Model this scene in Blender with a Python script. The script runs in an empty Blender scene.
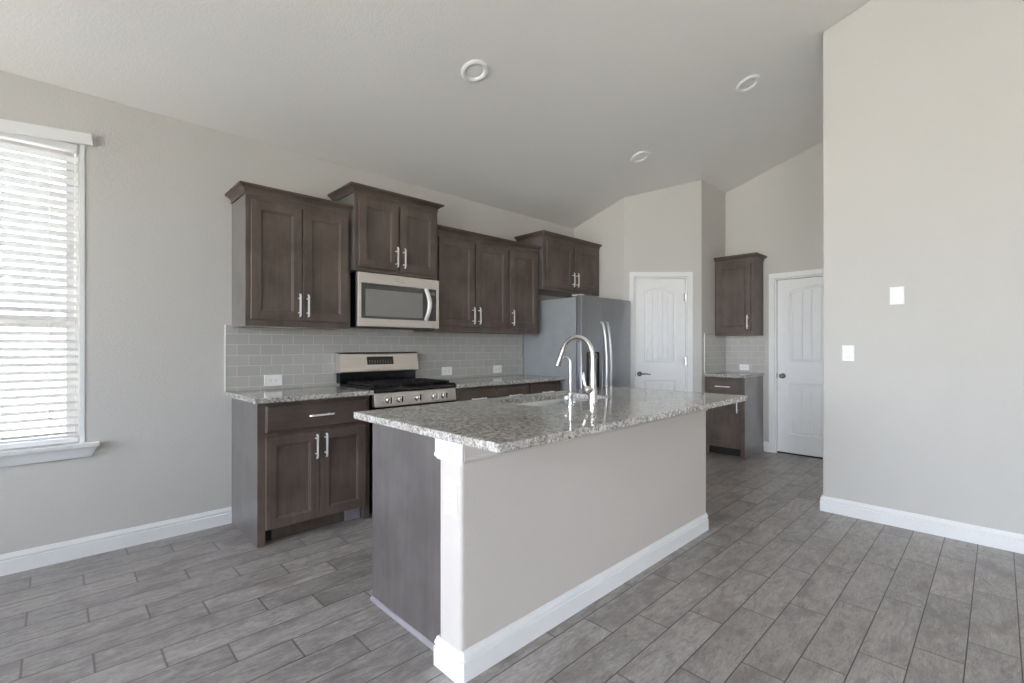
import bpy, bmesh, math
from mathutils import Vector, Matrix
S = bpy.context.scene
C = S.collection
PI = math.pi

# ------------------------------------------------------------------ camera, world, exposure
cam = bpy.data.cameras.new('camera')
cam.sensor_width = 36.0
cam.lens = 471.76 / 1024 * 36
cam.shift_y = 5.0 / 1024
cam.clip_start = 0.02
co = bpy.data.objects.new('camera', cam)
co.location = (0, 0, 1.235)
co.rotation_euler = (PI / 2, 0, math.radians(45.91 - 90))
C.objects.link(co)
S.camera = co
S.view_settings.view_transform = 'Standard'
S.view_settings.look = 'None'
S.view_settings.gamma = 1
S.view_settings.use_curve_mapping = False
S.view_settings.exposure = 2.27
try:
    S.cycles.max_bounces = 12
    S.cycles.diffuse_bounces = 8
    S.cycles.glossy_bounces = 5
    S.cycles.transparent_max_bounces = 12
    S.cycles.sample_clamp_indirect = 8
except Exception:
    pass

SKY = 3.8
w = bpy.data.worlds.new('world')
S.world = w
w.use_nodes = True
nt = w.node_tree
nt.nodes.clear()
wo = nt.nodes.new('ShaderNodeOutputWorld')
bg = nt.nodes.new('ShaderNodeBackground')
tc = nt.nodes.new('ShaderNodeTexCoord')
sp = nt.nodes.new('ShaderNodeSeparateXYZ')
cr = nt.nodes.new('ShaderNodeValToRGB')
mr = nt.nodes.new('ShaderNodeMapRange')
mr.inputs[1].default_value = -1
mr.inputs[2].default_value = 1
nt.links.new(tc.outputs['Generated'], sp.inputs[0])
nt.links.new(sp.outputs[2], mr.inputs[0])
nt.links.new(mr.outputs[0], cr.inputs[0])
nt.links.new(cr.outputs[0], bg.inputs[0])
nt.links.new(bg.outputs[0], wo.inputs[0])
e = cr.color_ramp.elements
e[0].position = 0.0; e[0].color = (0.84, 0.80, 0.76, 1)
e[1].position = 1.0; e[1].color = (0.66, 0.74, 1.0, 1)
x = e.new(0.47); x.color = (0.88, 0.85, 0.82, 1)
x = e.new(0.53); x.color = (0.90, 0.95, 1.10, 1)
bg.inputs[1].default_value = SKY

sun = bpy.data.lights.new('sun', 'SUN')
sun.energy = 210; sun.angle = math.radians(0.6); sun.color = (1.0, 0.96, 0.91)
so = bpy.data.objects.new('sun', sun)
so.rotation_euler = Vector((1.0, 0.28, -1.45)).to_track_quat('-Z', 'Y').to_euler()
C.objects.link(so)

def portal(name, loc, rot, sx, sy):
    l = bpy.data.lights.new(name, 'AREA')
    l.shape = 'RECTANGLE'; l.size = sx; l.size_y = sy
    l.cycles.is_portal = True
    o = bpy.data.objects.new(name, l)
    o.location = loc; o.rotation_euler = rot
    C.objects.link(o)

# room constants (metres); the camera stands at x = y = 0
YN = 3.745                     # kitchen wall
XW, YS = -2.6, -5.0            # west and south walls, behind the camera
XR = 4.153                     # partition on the right
XB = 6.02                      # far east wall
RIDGE = -1.2
def cz(y):
    return 2.725 + 0.312 * (YN - (y if y > RIDGE else 2 * RIDGE - y))
WEST = [(-3.0, -1.3, 0.05, 2.15), (-0.95, 0.75, 0.45, 2.42), (1.65, 3.3, 0.75, 2.4)]   # y0, y1, z0, z1
SOUTH = [(-1.6, -0.5, 0.9, 2.1)]
EAST = (-2.3, -0.7, 0.1, 2.022)                                                  # y0, y1, z0, z1: unseen glazing added down the hallway to brighten the far wall                            # x0, x1, z0, z1
KWIN = (-0.83, 0.107, 0.652, 2.42)
for (a, b, z0, z1) in WEST:
    portal('daylight_west', (XW - 0.12, (a + b) / 2, (z0 + z1) / 2), (0, -PI / 2, 0), z1 - z0, b - a)
for (a, b, z0, z1) in SOUTH:
    portal('daylight_south', ((a + b) / 2, YS - 0.12, (z0 + z1) / 2), (PI / 2, 0, 0), b - a, z1 - z0)
portal('added_daylight_east', (XB + 0.12, (EAST[0] + EAST[1]) / 2, (EAST[2] + EAST[3]) / 2), (0, PI / 2, 0), EAST[3] - EAST[2], EAST[1] - EAST[0])
portal('daylight_kitchen', ((KWIN[0] + KWIN[1]) / 2, YN + 0.16, (KWIN[2] + KWIN[3]) / 2), (-PI / 2, 0, 0),
       KWIN[1] - KWIN[0], KWIN[3] - KWIN[2])

# ------------------------------------------------------------------ materials
def lin(c):
    return tuple((v / 255 / 12.92) if v / 255 <= 0.04045 else ((v / 255 + 0.055) / 1.055) ** 2.4 for v in c) + (1,)

class N:
    def __init__(s, name):
        s.m = bpy.data.materials.new(name); s.m.use_nodes = True
        s.t = s.m.node_tree; s.t.nodes.clear()
        s.out = s.t.nodes.new('ShaderNodeOutputMaterial')
        s.p = s.t.nodes.new('ShaderNodeBsdfPrincipled')
        s.t.links.new(s.p.outputs[0], s.out.inputs[0])
    def n(s, typ, **kw):
        o = s.t.nodes.new('ShaderNode' + typ)
        for k, v in kw.items(): setattr(o, k, v)
        return o
    def l(s, a, b): s.t.links.new(a, b)
    def v(s, x, sock):
        if isinstance(x, (int, float)): sock.default_value = x
        else: s.l(x, sock)
    def math(s, op, a, b=0.0):
        o = s.n('Math', operation=op); s.v(a, o.inputs[0]); s.v(b, o.inputs[1]); return o.outputs[0]
    def coord(s, kind='Object', scale=(1, 1, 1), rot=(0, 0, 0)):
        t = s.n('TexCoord'); m = s.n('Mapping')
        m.inputs['Scale'].default_value = scale; m.inputs['Rotation'].default_value = rot
        s.l(t.outputs[kind], m.inputs[0]); return m.outputs[0]
    def geo(s, scale=(1, 1, 1)):
        t = s.n('NewGeometry'); m = s.n('Mapping'); m.inputs['Scale'].default_value = scale
        s.l(t.outputs['Position'], m.inputs[0]); return m.outputs[0]
    def noise(s, vec, scale, detail=4, rough=0.5, dist=0.0):
        o = s.n('TexNoise'); s.l(vec, o.inputs['Vector'])
        o.inputs['Scale'].default_value = scale; o.inputs['Detail'].default_value = detail
        o.inputs['Roughness'].default_value = rough; o.inputs['Distortion'].default_value = dist
        return o
    def ramp(s, fac, stops):
        o = s.n('ValToRGB'); s.l(fac, o.inputs[0]); el = o.color_ramp.elements
        el[0].position, el[0].color = stops[0]; el[1].position, el[1].color = stops[-1]
        for p, c in stops[1:-1]:
            q = el.new(p); q.color = c
        return o.outputs[0]
    def mix(s, fac, a, b, mode='MIX'):
        o = s.n('Mix', data_type='RGBA', blend_type=mode)
        s.v(fac, o.inputs[0])
        for x, k in ((a, 6), (b, 7)):
            if isinstance(x, tuple): o.inputs[k].default_value = x
            else: s.l(x, o.inputs[k])
        return o.outputs[2]
    def bump(s, h, strength=0.2, dist=0.002):
        o = s.n('Bump'); s.l(h, o.inputs['Height'])
        o.inputs['Strength'].default_value = strength; o.inputs['Distance'].default_value = dist
        s.l(o.outputs[0], s.p.inputs['Normal'])
    def set(s, color=None, rough=None, metal=None, spec=None):
        for k, x in (('Base Color', color), ('Roughness', rough), ('Metallic', metal), ('Specular IOR Level', spec)):
            if x is None: continue
            if isinstance(x, (tuple, int, float)): s.p.inputs[k].default_value = x
            else: s.l(x, s.p.inputs[k])
        return s

def plain(name, c, rough=0.5, metal=0.0, spec=0.5, var=0.04):
    b = N(name)
    nz = b.noise(b.geo(), 9, 3)
    c0 = lin(c)
    lo = tuple(v * (1 - var) for v in c0[:3]) + (1,); hi = tuple(min(1, v * (1 + var)) for v in c0[:3]) + (1,)
    b.set(b.ramp(nz.outputs[0], [(0.3, lo), (0.7, hi)]), rough, metal, spec)
    return b.m

def textured(name, c, rough, scale, strength):
    b = N(name)
    nz = b.noise(b.geo(), scale, 3, 0.55)
    n2 = b.noise(b.geo(), 1.3, 2)
    c0 = lin(c)
    b.set(b.ramp(n2.outputs[0], [(0.3, tuple(v * 0.985 for v in c0[:3]) + (1,)), (0.7, c0)]), rough, 0, 0.3)
    b.bump(b.ramp(nz.outputs[0], [(0.35, (0, 0, 0, 1)), (0.65, (1, 1, 1, 1))]), strength, 0.0015)
    return b.m

M = {}
M['wall'] = textured('greige orange peel paint', (204, 201, 196), 0.75, 115, 0.38)
M['ceiling'] = textured('pale grey ceiling texture', (229, 227, 223), 0.85, 80, 0.4)
M['islandwall'] = textured('greige drywall paint', (204, 197, 190), 0.7, 115, 0.35)
M['white'] = plain('white semi gloss trim paint', (235, 235, 234), 0.35, var=0.01)
M['doorwhite'] = plain('white door paint', (236, 236, 236), 0.4, var=0.01)
M['plastic'] = plain('white plastic', (243, 243, 242), 0.3, var=0.005)
M['slot'] = plain('dark socket slot', (70, 70, 70), 0.5)
M['vinyl'] = plain('almond vinyl frame', (230, 226, 219), 0.4)
M['black'] = plain('gloss black enamel', (14, 14, 16), 0.12)
M['blackmat'] = plain('black cast iron', (20, 20, 21), 0.55)
M['kick'] = plain('dark toe kick', (34, 29, 28), 0.7)
M['glassblack'] = plain('dark oven glass', (54, 53, 52), 0.03, spec=0.9)
M['glasscent'] = plain('grey microwave screen', (128, 125, 122), 0.06, spec=0.8)
M['display'] = plain('control display', (40, 38, 36), 0.15)
M['displaymark'] = plain('display print', (120, 114, 106), 0.4)
M['nickel'] = plain('brushed nickel', (226, 223, 220), 0.27, 1.0)
M['chrome'] = plain('polished steel', (225, 225, 225), 0.12, 1.0)
M['pull'] = plain('satin nickel pull', (242, 240, 238), 0.4, 0.3)
M['lever'] = plain('aged nickel lever', (120, 114, 108), 0.3, 1.0)
M['fridgeside'] = plain('grey painted steel side', (150, 153, 155), 0.36, 0.0)
M['sinksteel'] = plain('satin sink steel', (200, 202, 205), 0.25, 1.0)
M['satin'] = plain('satin silver handle', (205, 206, 208), 0.35, 0.7)
M['cap'] = plain('off white lens plastic', (232, 232, 230), 0.35)

def steel(name, c, rough, horizontal=True):
    b = N(name)
    sc = (1.5, 1.5, 220) if horizontal else (220, 220, 1.5)
    nz = b.noise(b.geo(sc), 1.0, 3)
    c0 = lin(c)
    b.set(b.ramp(nz.outputs[0], [(0.3, tuple(v * 0.9 for v in c0[:3]) + (1,)), (0.7, c0)]), rough, 1.0)
    b.bump(nz.outputs[0], 0.05, 0.0006)
    return b.m
M['steel'] = steel('brushed stainless steel', (236, 229, 224), 0.40)
M['fridge'] = steel('brushed fridge steel', (168, 170, 174), 0.32, False)

def wood(name, ca, cb, cc, vertical=True, rough=0.42):
    b = N(name)
    sc = (14, 14, 1.1) if vertical else (1.1, 1.1, 14)
    vec = b.geo(sc)
    n1 = b.noise(vec, 1.6, 6, 0.6, 0.6)
    sc2 = (90, 90, 3) if vertical else (3, 3, 90)
    n2 = b.noise(b.geo(sc2), 1.5, 3, 0.6)
    n3 = b.noise(b.geo(), 5, 3, 0.5)
    col = b.ramp(n1.outputs[0], [(0.25, lin(ca)), (0.52, lin(cb)), (0.78, lin(cc))])
    col = b.mix(0.30, col, b.ramp(n2.outputs[0], [(0.3, lin(ca)), (0.7, lin(cc))]))
    col = b.mix(0.38, col, b.ramp(n3.outputs[0], [(0.35, lin(ca)), (0.65, lin(cc))]))
    b.set(col, rough, 0, 0.45)
    b.bump(n2.outputs[0], 0.05, 0.0006)
    return b.m
M['wood'] = wood('dark grey brown stained maple', (68, 57, 51), (91, 79, 72), (116, 103, 94))
M['woodlight'] = plain('pale grey shoe moulding', (150, 146, 150), 0.45)
M['woodh'] = wood('dark stained maple, level grain', (68, 57, 51), (89, 77, 70), (110, 97, 88), False)
M['woodside'] = wood('stained veneer panel', (76, 70, 68), (94, 88, 86), (110, 104, 102), True, 0.34)
for _n in M['woodside'].node_tree.nodes:
    if _n.type == 'BSDF_PRINCIPLED':
        _n.inputs['Coat Weight'].default_value = 1.0; _n.inputs['Coat Roughness'].default_value = 0.22; _n.inputs['Coat IOR'].default_value = 1.6

def granite(name):
    b = N(name)
    g = b.geo()
    n1 = b.noise(g, 50, 5, 0.72, 0.6)
    n2 = b.noise(g, 120, 3, 0.6)
    n3 = b.noise(g, 12, 4, 0.6, 0.8)
    v = b.n('TexVoronoi'); b.l(g, v.inputs['Vector']); v.inputs['Scale'].default_value = 150
    base = b.ramp(n1.outputs[0], [(0.32, lin((104, 99, 92))), (0.43, lin((158, 153, 146))), (0.54, lin((196, 193, 188))), (0.68, lin((226, 225, 221)))])
    col = b.mix(b.ramp(n3.outputs[0], [(0.46, (0, 0, 0, 1)), (0.70, (0.45, 0.45, 0.45, 1))]), base, lin((142, 126, 110)))
    dk = b.ramp(n2.outputs[0], [(0.57, (0, 0, 0, 1)), (0.63, (0.9, 0.9, 0.9, 1))])
    col = b.mix(dk, col, lin((66, 62, 58)))
    lt = b.ramp(v.outputs['Distance'], [(0.10, (0.5, 0.5, 0.5, 1)), (0.25, (0, 0, 0, 1))])
    col = b.mix(lt, col, lin((232, 230, 226)))
    b.set(col, 0.07, 0, 0.55)
    return b.m
M['granite'] = granite('polished speckled granite')

def tile_mat(name, axis, x0):
    b = N(name)
    t = b.n('NewGeometry'); s = b.n('SeparateXYZ'); b.l(t.outputs['Position'], s.inputs[0])
    cmb = b.n('CombineXYZ')
    b.l(b.math('SUBTRACT', s.outputs[axis], x0), cmb.inputs[0])
    b.l(b.math('SUBTRACT', s.outputs[2], 0.8710), cmb.inputs[1])
    br = b.n('TexBrick'); b.l(cmb.outputs[0], br.inputs[0])
    br.offset = 0.5
    br.inputs['Scale'].default_value = 1
    br.inputs['Mortar Size'].default_value = 0.0028
    br.inputs['Mortar Smooth'].default_value = 0.3
    br.inputs['Brick Width'].default_value = 0.1524
    br.inputs['Row Height'].default_value = 0.0754
    br.inputs['Bias'].default_value = 0
    br.inputs['Color1'].default_value = lin((186, 183, 178)); br.inputs['Color2'].default_value = lin((180, 177, 172))
    br.inputs['Mortar'].default_value = lin((208, 206, 202))
    b.set(br.outputs[0], 0.12, 0, 0.5)
    inv = b.math('SUBTRACT', 1.0, br.outputs[1])
    b.bump(inv, 0.6, 0.002)
    return b.m

def floor_mat():
    b = N('grey wood look plank tile')
    t = b.n('NewGeometry'); s = b.n('SeparateXYZ'); b.l(t.outputs['Position'], s.inputs[0])
    P, L = 0.15255, 0.607
    ry = b.math('DIVIDE', b.math('SUBTRACT', 3.600 + P * 20, s.outputs[1]), P)
    row = b.math('FLOOR', ry); fy = b.math('FRACT', ry)
    rx = b.math('SUBTRACT', b.math('DIVIDE', b.math('ADD', s.outputs[0], 0.093 + L * 20), L), b.math('DIVIDE', b.math('SUBTRACT', row, 20.0), 3.0))
    ix = b.math('FLOOR', rx); fx = b.math('FRACT', rx)
    dy = b.math('MULTIPLY', b.math('MINIMUM', fy, b.math('SUBTRACT', 1.0, fy)), P)
    dx = b.math('MULTIPLY', b.math('MINIMUM', fx, b.math('SUBTRACT', 1.0, fx)), L)
    def soft(d, w0, w1):
        m = b.n('MapRange'); b.l(d, m.inputs[0]); m.inputs[1].default_value = w0; m.inputs[2].default_value = w1; return m.outputs[0]
    gy = soft(dy, 0.0012, 0.0030)
    gx = soft(dx, 0.0012, 0.0060)
    groutx = b.math('SUBTRACT', 1.0, gx); grouty = b.math('SUBTRACT', 1.0, gy)
    wn = b.n('TexWhiteNoise', noise_dimensions='2D')
    cv = b.n('CombineXYZ'); b.l(row, cv.inputs[0]); b.l(ix, cv.inputs[1]); b.l(cv.outputs[0], wn.inputs['Vector'])
    off = b.n('VectorMath', operation='SCALE'); b.l(wn.outputs['Color'], off.inputs[0]); off.inputs['Scale'].default_value = 31.0
    add = b.n('VectorMath', operation='ADD'); b.l(t.outputs['Position'], add.inputs[0]); b.l(off.outputs[0], add.inputs[1])
    def mp(sc):
        m = b.n('Mapping'); m.inputs['Scale'].default_value = sc; b.l(add.outputs[0], m.inputs[0]); return m.outputs[0]
    wav = b.noise(mp((2.2, 6.5, 1)), 1.8, 6, 0.68, 2.6)
    fine = b.noise(mp((9, 42, 1)), 1.5, 5, 0.7, 2.2)
    cross = b.noise(mp((55, 9, 1)), 1.0, 2, 0.5, 0.4)
    blot = b.noise(mp((3, 5, 1)), 1.3, 3, 0.5, 0.5)
    col = b.ramp(wav.outputs[0], [(0.28, lin((96, 88, 85))), (0.42, lin((136, 129, 125))), (0.55, lin((158, 152, 147))), (0.72, lin((182, 177, 172)))])
    col = b.mix(0.42, col, b.ramp(fine.outputs[0], [(0.34, lin((104, 98, 95))), (0.66, lin((192, 187, 183)))]))
    col = b.mix(0.07, col, b.ramp(cross.outputs[0], [(0.3, lin((110, 104, 102))), (0.7, lin((190, 186, 184)))]))
    dk = b.ramp(blot.outputs[0], [(0.34, (0.55, 0.55, 0.55, 1)), (0.50, (0, 0, 0, 1))])
    col = b.mix(dk, col, lin((112, 104, 101)))
    hv = b.n('HueSaturation'); b.l(col, hv.inputs['Color'])
    b.l(b.math('ADD', b.math('MULTIPLY', wn.outputs['Value'], 0.24), 0.90), hv.inputs['Value'])
    col = b.mix(b.math('MULTIPLY', groutx, 0.75), hv.outputs[0], lin((84, 78, 76)))
    col = b.mix(grouty, col, lin((62, 57, 55)))
    rg = b.math('ADD', 0.22, b.math('MULTIPLY', fine.outputs[0], 0.18))
    b.set(col, rg, 0, 0.5)
    hgt = b.math('ADD', b.math('MULTIPLY', b.math('MINIMUM', gx, gy), 1.0), b.math('MULTIPLY', fine.outputs[0], 0.14))
    b.bump(hgt, 0.35, 0.0015)
    return b.m
M['floor'] = floor_mat()

def glass_mat():
    b = N('window glass')
    tr = b.n('BsdfTransparent'); gl = b.n('BsdfGlossy'); gl.inputs['Roughness'].default_value = 0.02
    lw = b.n('LayerWeight'); lw.inputs[0].default_value = 0.3
    mx = b.n('MixShader'); b.l(lw.outputs['Fresnel'], mx.inputs[0])
    b.l(tr.outputs[0], mx.inputs[1]); b.l(gl.outputs[0], mx.inputs[2]); b.l(mx.outputs[0], b.out.inputs[0])
    tr.inputs[0].default_value = (0.96, 0.98, 0.97, 1)
    return b.m
M['glass'] = glass_mat()
def dimmer_mat():  # grey transparent sheet, added to cut daylight through the kitchen window
    b = N('added daylight dimming sheet')
    tr = b.n('BsdfTransparent'); tr.inputs[0].default_value = (0.46, 0.46, 0.465, 1)
    b.l(tr.outputs[0], b.out.inputs[0])
    return b.m
M['screen'] = dimmer_mat()
def blind_mat():
    b = N('white faux wood blind')
    b.set(lin((244, 243, 240)), 0.4)
    tl = b.n('BsdfTranslucent'); tl.inputs[0].default_value = lin((244, 240, 232))
    mx = b.n('MixShader'); mx.inputs[0].default_value = 0.05
    b.l(b.p.outputs[0], mx.inputs[1]); b.l(tl.outputs[0], mx.inputs[2]); b.l(mx.outputs[0], b.out.inputs[0])
    return b.m
M['blind'] = blind_mat()

# ------------------------------------------------------------------ mesh helpers
class MB:
    def __init__(s): s.v = []; s.f = []
    def add(s, vs, fs):
        k = len(s.v); s.v += [tuple(p) for p in vs]; s.f += [tuple(k + i for i in f) for f in fs]; return s
    def box(s, x0, x1, y0, y1, z0, z1):
        x0, x1 = min(x0, x1), max(x0, x1); y0, y1 = min(y0, y1), max(y0, y1); z0, z1 = min(z0, z1), max(z0, z1)
        return s.add([(x0, y0, z0), (x1, y0, z0), (x1, y1, z0), (x0, y1, z0), (x0, y0, z1), (x1, y0, z1), (x1, y1, z1), (x0, y1, z1)],
                     [(0, 3, 2, 1), (4, 5, 6, 7), (0, 1, 5, 4), (1, 2, 6, 5), (2, 3, 7, 6), (3, 0, 4, 7)])
    def prism(s, pts, axis, a, b):
        """pts: 2D outline in the two other axes, extruded along axis 'x','y','z' from a to b"""
        def P(p, t):
            return {'x': (t, p[0], p[1]), 'y': (p[0], t, p[1]), 'z': (p[0], p[1], t)}[axis]
        n = len(pts)
        return s.add([P(p, a) for p in pts] + [P(p, b) for p in pts],
                     [tuple(range(n))[::-1], tuple(range(n, 2 * n))] + [(i, (i + 1) % n, n + (i + 1) % n, n + i) for i in range(n)])
    def rings(s, rings, cap0=True, cap1=True, closed=True):
        n = len(rings[0]); k = len(s.v)
        for r in rings: s.v += [tuple(p) for p in r]
        for j in range(len(rings) - 1):
            for i in range(n if closed else n - 1):
                a = k + j * n + i; b2 = k + j * n + (i + 1) % n
                s.f.append((a, b2, b2 + n, a + n))
        if cap0: s.f.append(tuple(k + i for i in range(n))[::-1])
        if cap1: s.f.append(tuple(k + (len(rings) - 1) * n + i for i in range(n)))
        return s
    def tube(s, path, r, n=12, flat=None):
        pts = [Vector(p) for p in path]
        rr = r if isinstance(r, (list, tuple)) else [r] * len(pts)
        rs = []; up = None
        for i, p in enumerate(pts):
            t = (pts[min(i + 1, len(pts) - 1)] - pts[max(i - 1, 0)]).normalized()
            if up is None:
                up = Vector((0, 0, 1)) if abs(t.z) < 0.9 else Vector((1, 0, 0))
            sd = t.cross(up).normalized(); up = sd.cross(t).normalized()
            q = rr[i]; fx, fy = (1, 1) if flat is None else flat
            rs.append([p + sd * q * fx * math.cos(2 * PI * k / n) + up * q * fy * math.sin(2 * PI * k / n) for k in range(n)])
        return s.rings(rs)
    def lathe(s, prof, c=(0, 0, 0), axis=(0, 0, 1), n=24):
        a = Vector(axis).normalized(); u = a.orthogonal().normalized(); v = a.cross(u); c = Vector(c)
        return s.rings([[c + a * h + (u * math.cos(2 * PI * k / n) + v * math.sin(2 * PI * k / n)) * max(r, 1e-5) for k in range(n)] for r, h in prof])
    def build(s, name, mat, parent=None, bevel=0.0, smooth=False, seg=2):
        me = bpy.data.meshes.new(name); me.from_pydata(s.v, [], s.f)
        bm = bmesh.new(); bm.from_mesh(me)
        bmesh.ops.recalc_face_normals(bm, faces=bm.faces); bm.to_mesh(me); bm.free()
        me.materials.append(M[mat] if isinstance(mat, str) else mat)
        o = bpy.data.objects.new(name, me); C.objects.link(o)
        if parent: o.parent = parent
        if smooth:
            for p in me.polygons: p.use_smooth = True
            try:
                me.set_sharp_from_angle(angle=math.radians(38))
            except Exception: pass
        if bevel:
            m = o.modifiers.new('bevel', 'BEVEL'); m.width = bevel; m.segments = seg; m.limit_method = 'ANGLE'; m.angle_limit = math.radians(40)
            m.harden_normals = False
        return o

def tag(o, label=None, cat=None, group=None, kind=None):
    if label: o['label'] = label
    if cat: o['category'] = cat
    if group: o['group'] = group
    if kind: o['kind'] = kind
    return o
def thing(name, label, cat, loc=(0, 0, 0), rz=0, group=None):
    o = bpy.data.objects.new(name, None); o.empty_display_size = 0.1
    o.location = loc; o.rotation_euler = (0, 0, rz); C.objects.link(o)
    return tag(o, label, cat, group)
def struct(o, label=None): return tag(o, label, None, None, 'structure')
def sempty(name, loc=(0, 0, 0), rz=0, label=None):
    o = bpy.data.objects.new(name, None); o.location = loc; o.rotation_euler = (0, 0, rz); C.objects.link(o)
    return struct(o, label)

# ------------------------------------------------------------------ room shell
struct(MB().box(XW - 0.2, XB + 0.2, YS - 0.2, YN + 0.2, -0.1, 0).build('floor', 'floor'), 'grey wood-look plank tile floor')
c_ = MB()
yy = [YN + 0.2, RIDGE, YS - 0.2]
for a, b in ((yy[0], yy[1]), (yy[1], yy[2])):
    c_.add([(XW - 0.2, a, cz(a)), (XB + 0.2, a, cz(a)), (XB + 0.2, b, cz(b)), (XW - 0.2, b, cz(b)),
            (XW - 0.2, a, cz(a) + .12), (XB + 0.2, a, cz(a) + .12), (XB + 0.2, b, cz(b) + .12), (XW - 0.2, b, cz(b) + .12)],
           [(0, 1, 2, 3), (4, 7, 6, 5), (0, 4, 5, 1), (1, 5, 6, 2), (2, 6, 7, 3), (3, 7, 4, 0)])
struct(c_.build('ceiling', 'ceiling'), 'sloping pale grey vaulted ceiling')

k0, k1, kz0, kz1 = KWIN
m = MB()
m.box(XW - .15, k0, YN, YN + .15, 0, cz(YN) - .002); m.box(k1, XB + .15, YN, YN + .15, 0, cz(YN) - .002)
m.box(k0, k1, YN, YN + .15, 0, kz0); m.box(k0, k1, YN, YN + .15, kz1, cz(YN) - .002)
struct(m.build('wall_north', 'wall'), 'long kitchen wall behind the cabinets')

def gable(mb, x0, x1, y0, y1, zb):
    ys = [y0] + ([RIDGE] if y0 < RIDGE < y1 else []) + [y1]
    pts = [(y0, zb)] + [(y1, zb)] + [(q, cz(q) - .002) for q in reversed(ys)]
    mb.prism(pts, 'x', x0, x1)
m = MB(); last = YS
for (a, b, z0, z1) in WEST:
    m.box(XW - .15, XW, last, a, 0, 2.45); last = b
    if z0 > 0: m.box(XW - .15, XW, a, b, 0, z0)
    m.box(XW - .15, XW, a, b, z1, 2.45)
m.box(XW - .15, XW, last, YN, 0, 2.45)
gable(m, XW - .15, XW, YS, YN, 2.45)
struct(m.build('wall_west', 'wall'))
m = MB(); last = XW
for (a, b, z0, z1) in SOUTH:
    m.box(last, a, YS - .15, YS, 0, cz(YS) - .002); last = b
    m.box(a, b, YS - .15, YS, 0, z0); m.box(a, b, YS - .15, YS, z1, cz(YS) - .002)
m.box(last, XB, YS - .15, YS, 0, cz(YS) - .002)
struct(m.build('wall_south', 'wall'))
# partition on the right
m = MB(); gable(m, XR, XR + .12, YS, 0.925, 0)
struct(m.build('wall_right', 'wall', bevel=0.012, seg=3), 'bare partition wall at the right of the kitchen')
# far east wall with the door opening
D2 = (0.995, 1.815, 2.022)
m = MB()
m.box(XB, XB + .15, D2[1], YN, 0, D2[2]); m.box(XB, XB + .15, YS, EAST[0], 0, D2[2]); m.box(XB, XB + .15, EAST[1], D2[0], 0, D2[2]); m.box(XB, XB + .15, EAST[0], EAST[1], 0, EAST[2]); gable(m, XB, XB + .15, YS, YN, D2[2]); m.box(XB + .09, XB + .15, D2[0], D2[1], 0, D2[2])
struct(m.build('wall_east', 'wall'), 'far wall with the door and small cabinets')
# pantry enclosure: short side, diagonal with door opening, long side
m = MB(); gable(m, 4.712, 4.80, 3.008, YN, 0)
struct(m.build('wall_fridge_side', 'wall'), 'narrow wall beside the refrigerator')
m = MB(); gable(m, 5.34, XB - .001, 2.38, 2.47, 0)
struct(m.build('wall_pantry_side', 'wall'), 'pantry side wall by the small cabinets')
A = Vector((4.712, 3.008)); B = Vector((5.34, 2.38)); U = (B - A).normalized(); Nn = Vector((0.7071, 0.7071)); DL = (B - A).length
def dg(s, d, z): p = A + U * s + Nn * d; return (p.x, p.y, z)
DS0, DS1, DTOP = 0.118, 0.722, 2.03
def dbox(mb, s0, s1, z0, z1, d0=0.0, d1=0.09, top=False):
    vs = [dg(s, d, z0) for s, d in ((s0, d0), (s1, d0), (s1, d1), (s0, d1))]
    vs += [dg(s, d, (cz(dg(s, d, 0)[1]) - .002) if top else z1) for s, d in ((s0, d0), (s1, d0), (s1, d1), (s0, d1))]
    mb.add(vs, [(0, 3, 2, 1), (4, 5, 6, 7), (0, 1, 5, 4), (1, 2, 6, 5), (2, 3, 7, 6), (3, 0, 4, 7)])
m = MB(); dbox(m, 0, DS0, 0, DTOP); dbox(m, DS1, DL, 0, DTOP); dbox(m, 0, DL, DTOP, 0, top=True); dbox(m, DS0, DS1, 0, DTOP, .06, .09)
struct(m.build('wall_pantry_diagonal', 'wall'), 'angled pantry wall with a white door')

# baseboards: profile with a moulded top
BP = [(0, 0), (0.014, 0), (0.014, 0.074), (0.0085, 0.077), (0.0085, 0.081), (0.0125, 0.085), (0.0115, 0.094), (0.007, 0.104), (0.006, 0.111), (0.004, 0.113), (0, 0.113)]
def run_path(mb, path, prof, side=1):
    """sweep (out, z) profile along an open plan path; out = to the right of travel * side"""
    P = [Vector(p) for p in path]; rings_ = []
    for i, p in enumerate(P):
        ds = []
        if i > 0: ds.append((P[i] - P[i - 1]).normalized())
        if i < len(P) - 1: ds.append((P[i + 1] - P[i]).normalized())
        ns = [Vector((d.y, -d.x)) * side for d in ds]
        nn = ns[0] if len(ns) == 1 else (ns[0] + ns[1]) / (1 + ns[0].dot(ns[1]))
        rings_.append([(p.x + nn.x * o, p.y + nn.y * o, z) for o, z in prof])
    return mb.rings(rings_)
struct(run_path(MB(), [(XW, YN - .0005), (0.888, YN - .0005)], BP).build('baseboard_north', 'white'), 'white baseboard under the window')
struct(run_path(MB(), [(XR - .0005, YS), (XR - .0005, 0.9255), (XR + .12, 0.9255)], BP, -1).build('baseboard_right', 'white'), 'white baseboard of the right partition')
struct(run_path(MB(), [(XB - .0005, 1.934), (XB - .0005, 1.880)], BP).build('baseboard_east', 'white', smooth=True))
struct(run_path(MB(), [(XW + .0005, YN - .02), (XW + .0005, -1.6)], BP, -1).build('baseboard_west', 'white', smooth=True))

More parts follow.
